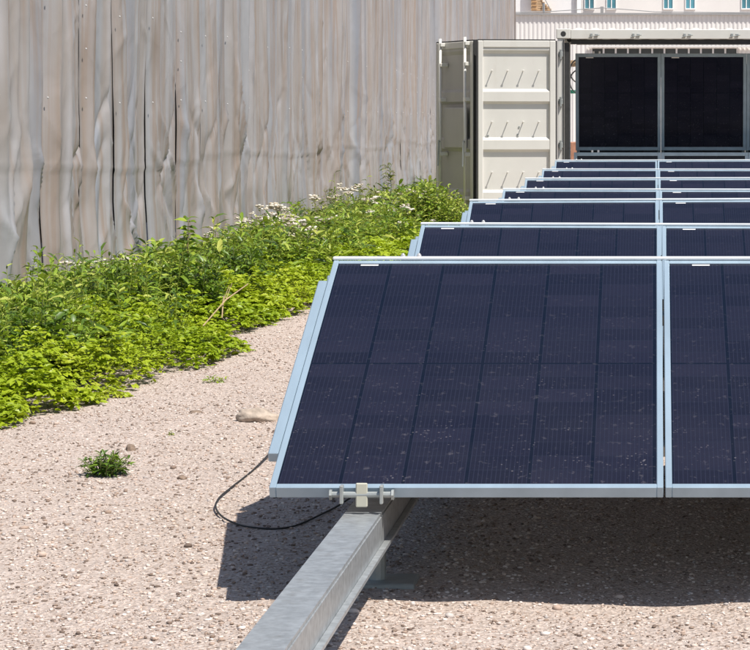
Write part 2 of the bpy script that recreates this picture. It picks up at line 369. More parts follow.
# ---------------------------------------------------------------- tarp-covered wall
WX = -4.84
def tarp_wall():
    root = empty('tarp_wall', (WX, 50, 0), 'tall long wall covered in wrinkled grey and tan plastic sheeting behind the weeds', 'wall')
    def rel(v): return v - np.array([WX, 50, 0.])
    seams = [15.6, 17.1, 18.6, 20.1, 21.45, 22.8, 24.3, 25.75, 27.15, 28.55, 30.05, 31.5, 33.4, 34.6]
    rs = random.Random(4)
    while seams[-1] < 86: seams.append(seams[-1] + rs.uniform(1.15, 1.75))
    zs = np.concatenate([np.arange(.03, 3.0, .035), np.arange(3.0, 6.0, .12), np.arange(6.0, 8.6, .4)])
    for k in range(len(seams) - 1):
        a, b = seams[k] - .02, seams[k + 1] + .02
        step = .022 * max(1, (a / 22) ** 1.5); n = max(10, int((b - a) / step))
        t = np.linspace(0, 1, n); T, Zz = np.meshgrid(t, zs); Yy = a + (b - a) * T
        # lower edge not straight, seams lean
        lean = 0.0
        Yy = Yy + lean * (Zz - 1.6) * .35 + (noise2(Zz * .8, Zz * 0, 4, 3) - .5) * .06
        amp = rs.uniform(.04, .16)
        gap = .009 + .008 * max(1, a / 28) * np.clip((1.75 - Zz) / .4, 0, 1) * rs.uniform(.7, 1.3)      # lip of the sheet standing off the one before it
        bulge = amp * .55 * np.sin(math.pi * np.clip(T, 0, 1)) ** .8
        base = gap * np.exp(-T * 4); D = bulge; tautE = np.clip(np.minimum(T, 1 - T) / .10, 0, 1); tautE = tautE * tautE * (3 - 2 * tautE)
        Wd = b - a
        def crease(y0, z0, ang, ln, A, w, sharp=1.0):
            ca, sa = math.cos(ang), math.sin(ang)            # ang measured from the vertical
            u = (Yy - y0) * sa + (Zz - z0) * ca; v = (Yy - y0) * ca - (Zz - z0) * sa
            v = v + .05 * (noise2(u * 1.3, u * 0 + rs.random() * 9, k, 2) - .5)
            taper = np.clip(1 - np.abs(u / ln), 0, 1) ** .7
            return A * np.exp(-np.abs(v / w) ** sharp) * taper
        for q in range(rs.randint(3, 5)):                # long vertical pleats from top to bottom
            D = D + crease(a + Wd * rs.uniform(.08, .92), rs.uniform(1, 5), rs.uniform(-.025, .025), rs.uniform(5, 12), rs.uniform(.03, .085) * rs.choice((1, 1, -.7)), rs.uniform(.05, .16), rs.choice((1, 1.4, 2)))
        for q in range(rs.randint(6, 10)):                # diagonal drag creases in the slack lower part
            sg = rs.choice((-1, 1)); D = D + crease(a + Wd * rs.uniform(0, 1), rs.uniform(.2, 1.5), sg * rs.uniform(.15, .9), rs.uniform(.3, .9), rs.uniform(.02, .06) * rs.choice((1, -1)), rs.uniform(.02, .06))
        for q in range(rs.randint(12, 18)):               # finer crumples anywhere
            sg = rs.choice((-1, 1)); D = D + crease(a + Wd * rs.uniform(0, 1), rs.uniform(.1, 5), sg * rs.uniform(.2, 1.3), rs.uniform(.2, .6), rs.uniform(.006, .022) * rs.choice((1, -1)), rs.uniform(.015, .04))
        D = base + D * (.06 + .94 * tautE)
        hem = 1.02 + .05 * math.sin(k * .9)
        D = D - np.clip((hem - Zz) / .03, 0, 1) * .006 + .004 * np.exp(-((Zz - hem) / .02) ** 2)
        D = D + (noise2(Yy * 1.0, Zz * .7, 60, 3) - .5) * .05
        # low flare
        D = D + np.clip(.7 - Zz, 0, 1) * .10 * noise2(Yy * 1.4, Zz * 0, 40, 2)
        zz = Zz + (Zz < .05) * (noise2(Yy * 2.2, Zz * 0, 50, 3) * .30 - .05) * 1.0
        V = rel(np.stack([WX + D.ravel(), Yy.ravel(), zz.ravel()], 1))
        m_, n_ = T.shape; i = np.arange(m_ * n_).reshape(m_, n_)
        q = np.stack([i[:-1, :-1].ravel(), i[:-1, 1:].ravel(), i[1:, 1:].ravel(), i[1:, :-1].ravel()], 1)
        o = npmesh('tarp_sheet', V, [q], M['tarp'], root, smooth=True)
        # fixings at the seam
        hs = [1.60 + rs.uniform(-.03, .03), 2.36 + rs.uniform(-.05, .05)] + ([2.02] if k % 3 == 1 else [])
        if k < 36:
            for z in hs:
                yy = seams[k] - .03 + lean * (z - 1.6) * .35
                mb = MB(); mb.tube([(0, 0, 0), (.005, 0, 0)], .010, 10).tube([(.005, 0, 0), (.010, 0, 0)], [.006, .004], 8)
                s = mb.build('washer_screw', M['steelwasher'], root); s.location = (.062, yy - 50 + .05, z)
    MB().box(-.46, -.16, 15.0 - 50, 87 - 50, .42, 8.3).build('wall_core', M['grey'], root)
    for y in np.arange(16, 87, 3.0):
        MB().box(-.36, -.2, y - 50, y - 50 + .12, -.05, .42).build('timber_post', M['timber'], root)
    # closing sheet on the far end
    MB().box(-.42, .10, 87.0 - 50, 87.06 - 50, .05, 8.45).build('end_sheet', M['tarp'], root)
    MB().box(-.5, .14, 15.0 - 50, 87.1 - 50, 8.56, 8.66).build('cap_board', M['timber'], root)
tarp_wall()

# ---------------------------------------------------------------- foliage
def leaves(P, Dr, Ln, Wd, droop, tone):
    """P base, Dr unit direction, returns V, tri, quad, tone"""
    n = len(P); up = np.tile([0, 0, 1.], (n, 1)); sd = np.cross(Dr, up); sd /= np.linalg.norm(sd, axis=1)[:, None] + 1e-6
    roll = (rng.random(n) - .5) * 1.3; nr = np.cross(sd, Dr)
    s2 = sd * np.cos(roll)[:, None] + nr * np.sin(roll)[:, None]; n2 = np.cross(s2, Dr)
    def pt(t, w, lift):
        c = P + Dr * (Ln * t)[:, None]; c = c.copy(); c[:, 2] -= droop * Ln * t * t
        return c + s2 * (Wd * w)[:, None] + n2 * (Wd * lift)[:, None]
    z = np.zeros(n)
    V = np.stack([pt(0, z, 0), pt(.3, z - .5, .18), pt(.3, z, 0), pt(.3, z + .5, .18), pt(.68, z - .42, .15), pt(.68, z, 0), pt(.68, z + .42, .15), pt(1, z, 0)], 1)
    b = (np.arange(n) * 8)[:, None]
    T = np.concatenate([b + np.array([0, 2, 1]), b + np.array([0, 3, 2]), b + np.array([7, 4, 5]), b + np.array([7, 5, 6])])
    Q = np.concatenate([b + np.array([1, 2, 5, 4]), b + np.array([2, 3, 6, 5])])
    return V.reshape(-1, 3), T, Q, np.repeat(tone, 8)
class FOL:
    def __init__(s): s.V = []; s.T = []; s.Q = []; s.t = []; s.n = 0
    def add(s, V, T, Q, t):
        s.V.append(V); s.T.append(T + s.n); s.Q.append(Q + s.n) if len(Q) else None; s.t.append(t); s.n += len(V)
    def stems(s, B, Tp, r):
        n = len(B)
        off = np.array([[1, 0, 0], [-.5, .87, 0], [-.5, -.87, 0]])
        r = np.asarray(r); V = np.stack([B[:, None] + off * r[:, None, None], Tp[:, None] + off * r[:, None, None] * .5], 1).reshape(-1, 3)
        b = (np.arange(n) * 6)[:, None]
        Q = np.concatenate([b + np.array([0, 1, 4, 3]), b + np.array([1, 2, 5, 4]), b + np.array([2, 0, 3, 5])])
        s.add(V, np.zeros((0, 3), int), Q, np.full(len(V), .85))
    def build(s, name, m, parent=None):
        polys = [np.concatenate(s.T)] if sum(len(t) for t in s.T) else []
        if s.Q: polys.append(np.concatenate(s.Q))
        return npmesh(name, np.concatenate(s.V), polys, m, parent, np.concatenate(s.t))
def stem_leaves(F_, B, Tp, k, ln, wd, el=(.1, .9), tone=(.2, .8), start=.15, whorl=False):
    """k leaves along each stem B->Tp"""
    n = len(B); ti = start + (1 - start) * (np.arange(k) + rng.random((n, k))) / k
    P = B[:, None] + (Tp - B)[:, None] * ti[..., None]
    az = rng.random(n)[:, None] * 6.283 + np.arange(k) * 2.4 + rng.random((n, k)) * .6
    e = el[0] + (el[1] - el[0]) * ti + (rng.random((n, k)) - .5) * .4
    D = np.stack([np.cos(az) * np.cos(e), np.sin(az) * np.cos(e), np.sin(e)], -1)
    Ln = ln[:, None] * (.65 + .6 * rng.random((n, k))) * (1.15 - .5 * ti)
    tn = tone[0] + (tone[1] - tone[0]) * rng.random((n, k)) + .15 * ti - .05
    F_.add(*leaves(P.reshape(-1, 3), D.reshape(-1, 3), Ln.ravel(), (Ln * wd).ravel(), .25 + .5 * rng.random(n * k), np.clip(tn, 0, 1).ravel()))

def border(Y):                                          # X of the near edge of the growth
    b = np.interp(Y, [8, 11, 12.97, 13.8, 14.6, 15.3, 16.5, 18.6, 20, 23, 30, 34, 40, 90], [-3.0, -2.95, -2.80, -2.66, -2.62, -2.48, -2.72, -2.62, -2.5, -2.2, -2.1, -2.4, -2.6, -3.0])
    return b + (noise2(Y * 1.9, Y * 0, 71, 3) - .5) * .20 + (noise2(Y * 9, Y * 0, 72, 2) - .5) * .14

def weeds():
    f = FOL()
    for (y0, y1, dens, k, ls) in ((9.5, 14, 75, 20, 1), (14, 20, 75, 18, 1), (20, 30, 46, 16, 1.2), (30, 48, 24, 14, 1.5), (48, 86, 9, 12, 2.0)):
        n = int(dens * (y1 - y0) * 2.0); Y = y0 + (y1 - y0) * rng.random(n); X = -4.78 + 2.7 * rng.random(n)
        bd = border(Y); clump = noise2(X * 1.5, Y * .9, 77, 3)
        inner = bd - .34 - .25 * noise2(Y * 1.1, Y * 0, 73, 2)
        keep = (X < inner) & (clump + rng.random(n) * .22 > .50); X = X[keep]; Y = Y[keep]; clump = clump[keep]; inner = inner[keep]; n = len(X)
        env = (1.39 - .245 * np.abs(X)) * np.interp(Y, [22, 30], [1, .82]); rampf = np.clip((inner - X) / .45 + .45, 0, 1)
        h = env * rampf * (.30 + 1.1 * clump) * (.60 + .5 * rng.random(n)) * (1 + .40 * (rng.random(n) > .93))
        B = np.stack([X, Y, np.zeros(n)], 1); Tp = B + np.stack([(rng.random(n) - .4) * .22, (rng.random(n) - .6) * .22, h], 1)
        f.stems(B, Tp, np.full(n, .0035)); stem_leaves(f, B, Tp, k, .15 * ls * (.55 + .9 * noise2(X * 2.3, Y * 1.5, 66, 2)) * (.7 + .6 * rng.random(n)), .19, (-.05, .8), (.0, .95))
    o = f.build('tall_weeds', M['leaf'])
    tag(o, 'dense knee-high green weeds with long narrow leaves along the foot of the sheeted wall', 'weeds', kind='stuff')
    g = FOL()
    for (y0, y1, dens, ls) in ((9.5, 15, 2300, 1), (15, 22, 1700, 1.1), (22, 36, 650, 1.6), (36, 60, 150, 2.4)):
        w = 1.0; n = int(dens * (y1 - y0) * w); Y = y0 + (y1 - y0) * rng.random(n); q = rng.random(n) ** 1.15
        bd = border(Y); X = bd - q * w - .02; X = X + (rng.random(n) - .5) * .03 + (rng.random(n) > .985) * rng.random(n) * .12
        mound = noise2(X * 4.2, Y * 2.6, 81, 3); tt = noise2(X * 1.1, Y * .8, 85, 3)
        hm = np.clip((bd - X) / .14, 0, 1) ** .6 * (.03 + .50 * np.clip(mound - .22, 0, 1) ** 1.4 + .12 * np.clip((bd - X), 0, 1))
        Z = hm * (.55 + .5 * rng.random(n))
        az = rng.random(n) * 6.283; e = -.2 + .9 * rng.random(n)
        D = np.stack([np.cos(az) * np.cos(e), np.sin(az) * np.cos(e), np.sin(e)], 1); Ln = .033 * ls * (.45 + 1.1 * rng.random(n)) * (.6 + .8 * noise2(X * 1.7, Y * 1.3, 67, 2))
        tn = np.clip(.10 + .6 * tt + .35 * rng.random(n), 0, 1)
        for da in (-.75, 0, .75):                       # each leaf is a trio of leaflets
            c, s_ = math.cos(da), math.sin(da); D2 = D.copy(); D2[:, 0] = D[:, 0] * c - D[:, 1] * s_; D2[:, 1] = D[:, 0] * s_ + D[:, 1] * c
            P = np.stack([X, Y, Z], 1); F1, T, Q, t = leaves(P, D2, Ln, Ln * .62, .3 + 0 * Ln, tn); g.add(F1, T, Q, t)
    o = g.build('ground_cover', M['cover'])
    tag(o, 'low bright yellow-green ground cover of small leaves spreading onto the gravel', 'ground cover', kind='stuff')
weeds()

def bushplant(name, label, x, y, rad, h, ns, k, ln, m, cat='plant', group=None, wd=.24, lean=.35, tone=(.1, .8)):
    root = empty(name, (x, y, 0), label, cat, group)
    f = FOL(); g = FOL(); a = rng.random(ns) * 6.283; r = rad * np.sqrt(rng.random(ns))
    B = np.stack([np.cos(a) * r * .45, np.sin(a) * r * .45, np.zeros(ns)], 1)
    hh = h * (1 - .45 * (r / rad) ** 2) * (.82 + .22 * rng.random(ns))
    Tp = np.stack([np.cos(a) * r, np.sin(a) * r, hh], 1)
    g.stems(B, Tp, np.full(ns, .004)); g.build('stem', M['stem'], root)
    stem_leaves(f, B, Tp, k, np.full(ns, ln), wd, (-.1, .9), tone, start=.1); f.build('foliage', m, root)
    return root
bushplant('leafy_bush', 'rounded bright green bush growing in front of the open container door', -2.68, 30.2, .50, .74, 150, 26, .13, M['leaf'], 'bush', tone=(.25, 1))
bushplant('leafy_bush', 'bright green bush leaning against the row edge right of the rounded bush', -2.32, 29.2, .30, .55, 60, 22, .12, M['leaf'], 'bush', tone=(.25, 1))
bushplant('leafy_weed', 'dark leafy clump with drooping leaves at the left, just left of the tall single-stemmed weed', -3.55, 16.6, .38, .50, 60, 24, .12, M['leaf'], 'weed', tone=(0, .6))
bushplant('leafy_weed', 'dark clump of long drooping leaves around the foot of the tall single-stemmed weed', -3.15, 17.4, .30, .52, 46, 22, .13, M['leaf'], 'weed', tone=(0, .55))
bushplant('leafy_weed', 'tall clump of long-leaved weeds right of the tall single-stemmed weed', -3.45, 20.8, .42, .50, 70, 24, .12, M['leaf'], 'weed', tone=(.05, .7))
bushplant('leafy_weed', 'broad leaved weed clump nearest the lower left corner of the growth', -3.3, 13.6, .32, .46, 50, 20, .11, M['leaf'], 'weed', tone=(.1, .7), wd=.38)
p = gp(104, 474); bushplant('weed_tuft', 'small dark green tuft of weed alone on the gravel at the lower left', p[0], p[1], .11, .09, 26, 9, .06, M['leaf'], 'weed', tone=(0, .5))
p = gp(170, 437); bushplant('weed_seedling', 'single tiny green seedling on open gravel left of the beige stone', p[0], p[1], .02, .025, 4, 3, .03, M['cover'], 'weed')
p = gp(214, 382); bushplant('weed_seedling', 'small low seedling on the gravel just below the edge of the ground cover', p[0], p[1], .07, .03, 9, 4, .05, M['cover'], 'weed')

def tallweed(x, y, h, label):
    root = empty('tall_weed', (x, y, 0), label, 'weed')
    pts = [(0, 0, 0), (.01, 0, h * .35), (-.005, 0, h * .7), (.0, 0, h)]
    MB().tube(pts, [.007, .006, .005, .002], 6).build('stem', M['drystem'], root)
    f = FOL(); P = []; D = []; Ln = []
    for i in range(17):
        t = .30 + .70 * i / 16; 
        for sgn in (0, 1, 2):
            az = i * 1.2 + sgn * 2.1 + random.uniform(-.3, .3); e = random.uniform(.1, .6)
            P.append((0, 0, h * t)); D.append((math.cos(az) * math.cos(e), math.sin(az) * math.cos(e), math.sin(e)))
            Ln.append(random.uniform(.075, .12) * (1.15 - .55 * t) + (.012 if i > 14 else 0))
    P = np.array(P); D = np.array(D); Ln = np.array(Ln)
    Ln = Ln * 1.4; f.add(*leaves(P, D, Ln, Ln * .42, np.full(len(P), .35), .2 + .6 * rng.random(len(P)))); f.build('foliage', M['leaf'], root)
CL = [(-3.75, 15.4, .30, .46, 'arching clump of long pale green leaves behind the broad leaved weed', .3, .9), (-3.55, 22.8, .36, .52, 'yellowish tall clump between the tall single-stemmed weed and the big cream flowers', .35, 1),
      (-3.2, 19.6, .28, .46, 'dark drooping clump below the long-leaved weeds at left centre', 0, .5), (-3.1, 22.2, .32, .48, 'full green clump in front of the large mass of cream flower heads', .2, .9),
      (-3.9, 19.0, .3, .44, 'weed clump close to the sheeting just right of the tall single-stemmed weed', .1, .8), (-3.0, 25.5, .34, .50, 'tall green clump halfway between the cream flowers and the rounded bush', .2, .9)]
for x_, y_, r_, h_, l_, t0, t1 in CL: bushplant('leafy_weed', l_, x_, y_, r_, h_, 44, 22, .17, M['leaf'], 'weed', tone=(t0, t1), wd=.16)
tallweed(-3.32, 18.2, .72, 'tall single weed on a pale stem rising above the others against the sheeting')

def stalk(name, x, y, h, label, m, n=140, seed=1):
    rr = random.Random(seed); root = empty(name, (x, y, 0), label, 'weed')
    mb = MB(); mb.tube([(0, 0, 0), (.02, 0, h * .5), (0, 0, h * .9), (.04, 0, h)], [.008, .007, .005, .003], 6)
    f = FOL(); P = []; D = []; Ln = []
    for i in range(9):
        a = rr.random() * 6.28; z = h * (.62 + .36 * i / 9); l = rr.uniform(.06, .22)
        e = (math.cos(a) * l, math.sin(a) * l, z + .05); mid = (e[0] * .5, e[1] * .5, z + .06)
        mb.tube([(0, 0, z), mid, (e[0], e[1], z + .01)], .003, 5)
        for j in range(n // 9):
            t = rr.random(); P.append((e[0] * t, e[1] * t, z + .05 * math.sin(t * 3.14))); b = rr.random() * 6.28
            D.append((math.cos(b), math.sin(b), rr.uniform(-.6, .5))); Ln.append(rr.uniform(.02, .05))
    for j in range(46):
        z = rr.uniform(.15, .75) * h; b = rr.random() * 6.28; P.append((0, 0, z)); D.append((math.cos(b) * .8, math.sin(b) * .8, .5)); Ln.append(rr.uniform(.07, .13))
    P = np.array(P); D = np.array(D); D /= np.linalg.norm(D, axis=1)[:, None]; Ln = np.array(Ln)
    mb.build('stem', M['stem'], root)
    f.add(*leaves(P, D, Ln, Ln * .35, np.full(len(P), .4), rng.random(len(P)))); f.build('foliage', m, root)
stalk('seeding_weed', -4.25, px(390, -4.25), .76, 'tall seeding weed stalk with drooping branches left of the rounded bush', M['dullleaf'], 220, 3)
stalk('seeding_weed', -4.3, px(334, -4.3), .52, 'thin tan seeding weed standing against the sheeting left of the white flowers', M['dullleaf'], 90, 5)

HEADS = []
def flowers(x, y, rad, h, nh, label, nst=26, dull=M['dullleaf'], name='flowering_weed', sz=1.0):
    root = bushplant(name, label, x, y, rad, h, nst, 16, .075 * sz, dull, 'flowering weed', 'white flowering weeds by the wall', wd=.3)
    a = rng.random(nh) * 6.283; r = rad * np.sqrt(rng.random(nh)); z = h * (1 - .35 * (r / rad) ** 2) * (.80 + .3 * rng.random(nh))
    Cc = np.stack([np.cos(a) * r, np.sin(a) * r, z], 1)
    for q in range(nh):
        if len(HEADS) < 8:
            k = 14; P = rng.normal(0, 1, (k, 3)) * np.array([.013, .013, .009])
            V, Fc, t = blobs(P, .007 + .008 * rng.random(k), .6 + 0 * P[:, 0], rng.random(k))
            o = npmesh('flower_head', V, [Fc], M['flower'], root, t); HEADS.append(o)
        else:
            o = HEADS[q % 8].copy(); C.objects.link(o); o.parent = root
        o.location = Cc[q]; o.rotation_euler = (0, 0, rng.random() * 6.28); o.scale = [sz * (.7 + .7 * rng.random())] * 3
flowers(-4.2, px(108, -4.2), .40, .42, 9, 'cream flowering weed at the far left against the sheeting')
flowers(-4.15, px(124, -4.15), .26, .36, 6, 'small cream flowering weed just right of the far left flowering one')
flowers(-4.1, px(222, -4.1), .30, .40, 7, 'sparse cream flowering weed right of the tall single-stemmed weed')
flowers(-3.8, px(268, -3.8), .34, .58, 50, 'large mass of cream flower heads against the middle of the sheeting', sz=1.25)
flowers(-3.75, px(282, -3.75), .34, .50, 40, 'flowering weed spreading right and below the largest mass of cream flower heads', sz=1.2)
flowers(-3.5, px(296, -3.5), .26, .40, 14, 'flowering weed between the big cream mass and the foot of the sheeting', sz=1.2)
flowers(-3.9, px(345, -3.9), .75, .60, 14, 'flowering weed below the tall seeding stalk, nearer its left side', 60, sz=1.6)
flowers(-3.7, px(375, -3.7), .75, .62, 15, 'flowering weed below the tall seeding stalk, beside the rounded bush', 60, sz=1.6)
flowers(-3.3, px(352, -3.3), .60, .44, 8, 'low flowering weed close behind the front panel ridge', 50, sz=1.4)
flowers(-3.1, px(385, -3.1), .60, .48, 7, 'low flowering weed between the second panel ridge and the rounded bush', 50, sz=1.4)

def twig(a, b, label):
    a = Vector(a); b = Vector(b); mid = (a + b) / 2 + Vector((0, 0, .03))
    mb = MB(); mb.tube([a, mid, b], [.004, .0045, .003], 6); mb.tube([mid, mid + Vector((.03, .05, .10))], [.003, .0015], 5)
    o = mb.build('dry_twig', M['drystem']); tag(o, label, 'twig')
def at(x, y, Z): return ((x - VX) * Z / F, Z, H - (y - VY) * Z / F)
twig(at(203, 326, 15.5), at(248, 284, 16.0), 'long dry tan twig leaning across the bright green weeds')
twig(at(222, 318, 15.6), at(224, 296, 16.0), 'short upright dry twig crossing behind the long tan twig')

# ---------------------------------------------------------------- solar rows
XL = -1.107; MW = 1.134; NM = 5; DY = 1.475; DZ = .57; SL = math.hypot(DY, DZ); TH = math.atan2(DZ, DY)
def moduleglass(x0, parent, name='glass'):
    me = bpy.data.meshes.new(name); w = .022
    v = [(x0 + w, w, 0), (x0 + MW - w, w, 0), (x0 + MW - w, SL - w, 0), (x0 + w, SL - w, 0)]
    me.from_pydata(v, [], [(0, 1, 2, 3)]); uvl = me.uv_layers.new(name='UVMap')
    for lp, c in zip(uvl.data, [(0, 0), (MW - 2 * w, 0), (MW - 2 * w, SL - 2 * w), (0, SL - 2 * w)]): lp.uv = c
    me.materials.append(M['cells']); o = bpy.data.objects.new(name, me); C.objects.link(o); o.parent = parent; o.location.z = -.004
    return o
def moduleframe(x0, parent):
    mb = MB(); w = .022; d = .035; g = .003
    mb.box(x0 + g, x0 + w, 0, SL, -d, 0, .002); mb.box(x0 + MW - w, x0 + MW - g, 0, SL, -d, 0, .002)
    mb.box(x0 + w, x0 + MW - w, 0, w, -d, -.0007, .002); mb.box(x0 + w, x0 + MW - w, SL - w, SL, -d, -.0007, .002)
    mb.build('frame', M['alu'], parent)
    MB().box(x0 + w, x0 + MW - w, w, SL - w, -.012, -.008).build('backsheet', M['backsheet'], parent)
def panel(parent, loc, rot, sticker=True):
    """one slope: local x across, y up the slope, z out of the glass; thing > slope > pieces"""
    s = bpy.data.objects.new('panel_slope', None); C.objects.link(s); s.parent = parent; s.location = loc; s.rotation_euler = rot
    for k in range(NM):
        moduleglass(k * MW, s); moduleframe(k * MW, s)
        if sticker: MB().box(k * MW + .10, k * MW + .16, SL - .040, SL - .030, -.0035, -.0025).build('sticker', M['sticker'], s)
    # torque channels under the module row, left one shows outside the frame
    for x in (-.037, NM * MW + .001):
        mb = MB(); mb.box(x + .007, x + .0375, .21, SL - .16, -.034, -.003, .003)
        mb.build('side_rail', M['alu'], s)
    for y in (.32, SL - .36): MB().box(.03, NM * MW - .03, y, y + .04, -.078, -.040, .003).build('cross_rail', M['steel'], s)
    return s
HX = .27                                                # hinge line, measured from the row's left edge
ORD = ['front', 'second', 'third', 'fourth', 'fifth', 'sixth', 'seventh']
def make_row():
    root = empty('solar_panel_row', (XL, 0, 0), '', 'solar panels', 'rows of tilted solar panels folded out of the container')
    h = .922
    panel(root, (0, -DY, h - DZ), (TH, 0, 0))
    s2 = panel(root, (NM * MW, DY, h - DZ), (TH, 0, math.pi), False)
    # pale strip along the ridge, sunlight on the frame edge put into its colour
    MB().box(0, NM * MW, -.004, .03, h + .001, h + .012, .003).build('sunlit_edge', M['alubright'], root)
    for hx in (HX, NM * MW - HX):
        mb = MB(); 
        for dx in (-.03, .025): mb.tube([(hx + dx, .012, h + .010), (hx + dx, .012, h + .018)], .008, 10); mb.tube([(hx + dx, .012, h + .018), (hx + dx, .012, h + .023)], [.006, .004], 8)
        mb.box(hx - .04, hx + .035, .031, .05, h - .01, h + .0085, .002)
        mb.build('ridge_hinge', M['steelwasher'], root)
        for y, s in ((-DY, 1), (DY, -1)):
            z = h - DZ
            mb = MB(); mb.tube([(hx - .085, y - s * .012, z - .02), (hx + .085, y - s * .012, z - .02)], .009, 10)
            for dx in (-.062, .052): mb.box(hx + dx, hx + dx + .010, min(y, y - s * .03), max(y, y - s * .03), z - .045, z + .008, .002)
            for dx in (-.092, .085): mb.tube([(hx + dx, y - s * .012, z - .02), (hx + dx + .007, y - s * .012, z - .02)], .016, 6)
            mb.build('foot_hinge', M['steel'], root)
            MB().box(hx - .017, hx + .017, y - .020 if s > 0 else y + .012, y - .012 if s > 0 else y + .02, z - .055, z + .014, .003).build('hinge_tab', M['tab'], root)
        # inner prop from the slope down to the rail
        MB().tube([(hx, -DY * .45, h - DZ * .45 - .08), (hx + .06, -.6, .31)], .012, 8).build('prop', M['steel'], root)
    return root
def copy_tree(o, parent=None):
    c = o.copy(); C.objects.link(c)
    if parent: c.parent = parent
    for ch in list(o.children): copy_tree(ch, c)
    return c
row0 = make_row()
YS = [8.79 + 3.25 * i for i in range(7)]; HS = [0, -.007, .006, -.010, -.002, .020, .060]
EXTRA = ['its whole slope in view above the gravel', 'directly behind the front one', 'its left end beside the green bush foot', 'its left end below the open door', '', '', 'last one before the container opening']
lab = ['large dark solar panel row nearest the viewer, its whole slope in view',
       'second solar panel row from the front, directly behind the nearest one',
       'third solar panel row from the front, its left end next to the rounded green bush',
       'fourth solar panel row from the front, its left end before the open slotted door',
       'fifth solar panel row from the front, a thin blue band below the slotted door',
       'sixth solar panel row from the front, second to last before the container',
       'farthest folded-out solar panel row, right in front of the container opening']
for i, y in enumerate(YS):
    o = row0 if i == 0 else copy_tree(row0)
    o.location = (XL, y, HS[i]); o['label'] = lab[i]
    o.rotation_euler = (0, (0, .0035, -.004, .002, -.002, .001, -.002)[i], 0)

# rails the rows fold out along, on feet
def rail(X, label):
    root = empty('support_rail', (X, 5, 0), label, 'rail', 'long metal rails under the panel rows')
    mb = MB(); y1 = 31.9 - 5
    mb.box(-.052, .052, -1.2, y1, .268, .276); mb.box(-.056, -.047, -1.2, y1, .18, .267); mb.box(.047, .056, -1.2, y1, .18, .267)
    mb.box(-.075, -.057, -1.2, y1, .18, .190); mb.box(.057, .075, -1.2, y1, .18, .190)
    bm_ = mb.build('beam', M['spangle'], root)
    for y in np.arange(-.9, 27, 3.25):
        y += 0.35
        MB().tube([(0, y, .02), (0, y, .18)], .028, 12).build('leg', M['steel'], root)
        MB().box(-.12, .12, y - .09, y + .09, .0, .022, .004).build('foot_plate', M['steel'], root)
rail(XL + HX, 'long grey metal rail running out from under the left end of the panel rows')
rail(XL + NM * MW - HX, 'long grey metal rail under the far right end of the panel rows')

# cable on the gravel
def cable():
    P = [(296, 425, .008), (281, 440, .008), (267, 456, .008), (252, 471, .008), (233, 486, .008), (219, 498, .008), (216, 508, .008), (226, 519, .008), (250, 527, .008), (290, 527, .008), (330, 510, .008), (350, 498, .02)]
    pts = [Vector((-.84, 12.6, .05)), Vector((-1.0, 12.0, .010)), Vector((-1.28, 11.8, .008))]
    for x, y, z in P: s = (y - VY) / (H - z); pts.append(Vector(((x - VX) / s, F / s, z)))
    out = []
    for i in range(len(pts) - 1):
        p0, p1, p2, p3 = pts[max(i - 1, 0)], pts[i], pts[i + 1], pts[min(i + 2, len(pts) - 1)]
        for j in range(8):
            t = j / 8; out.append(.5 * ((2 * p1) + (p2 - p0) * t + (2 * p0 - 5 * p1 + 4 * p2 - p3) * t * t + (-p0 + 3 * p1 - 3 * p2 + p3) * t ** 3))
    out.append(pts[-1])
    for q in out: q.z = max(q.z, .008)
    o = MB().tube(out, .0035, 6).build('cable', M['rubber'], smooth=True)
    tag(o, 'thin black cable looping on the gravel from under the front panel corner', 'cable')
cable()

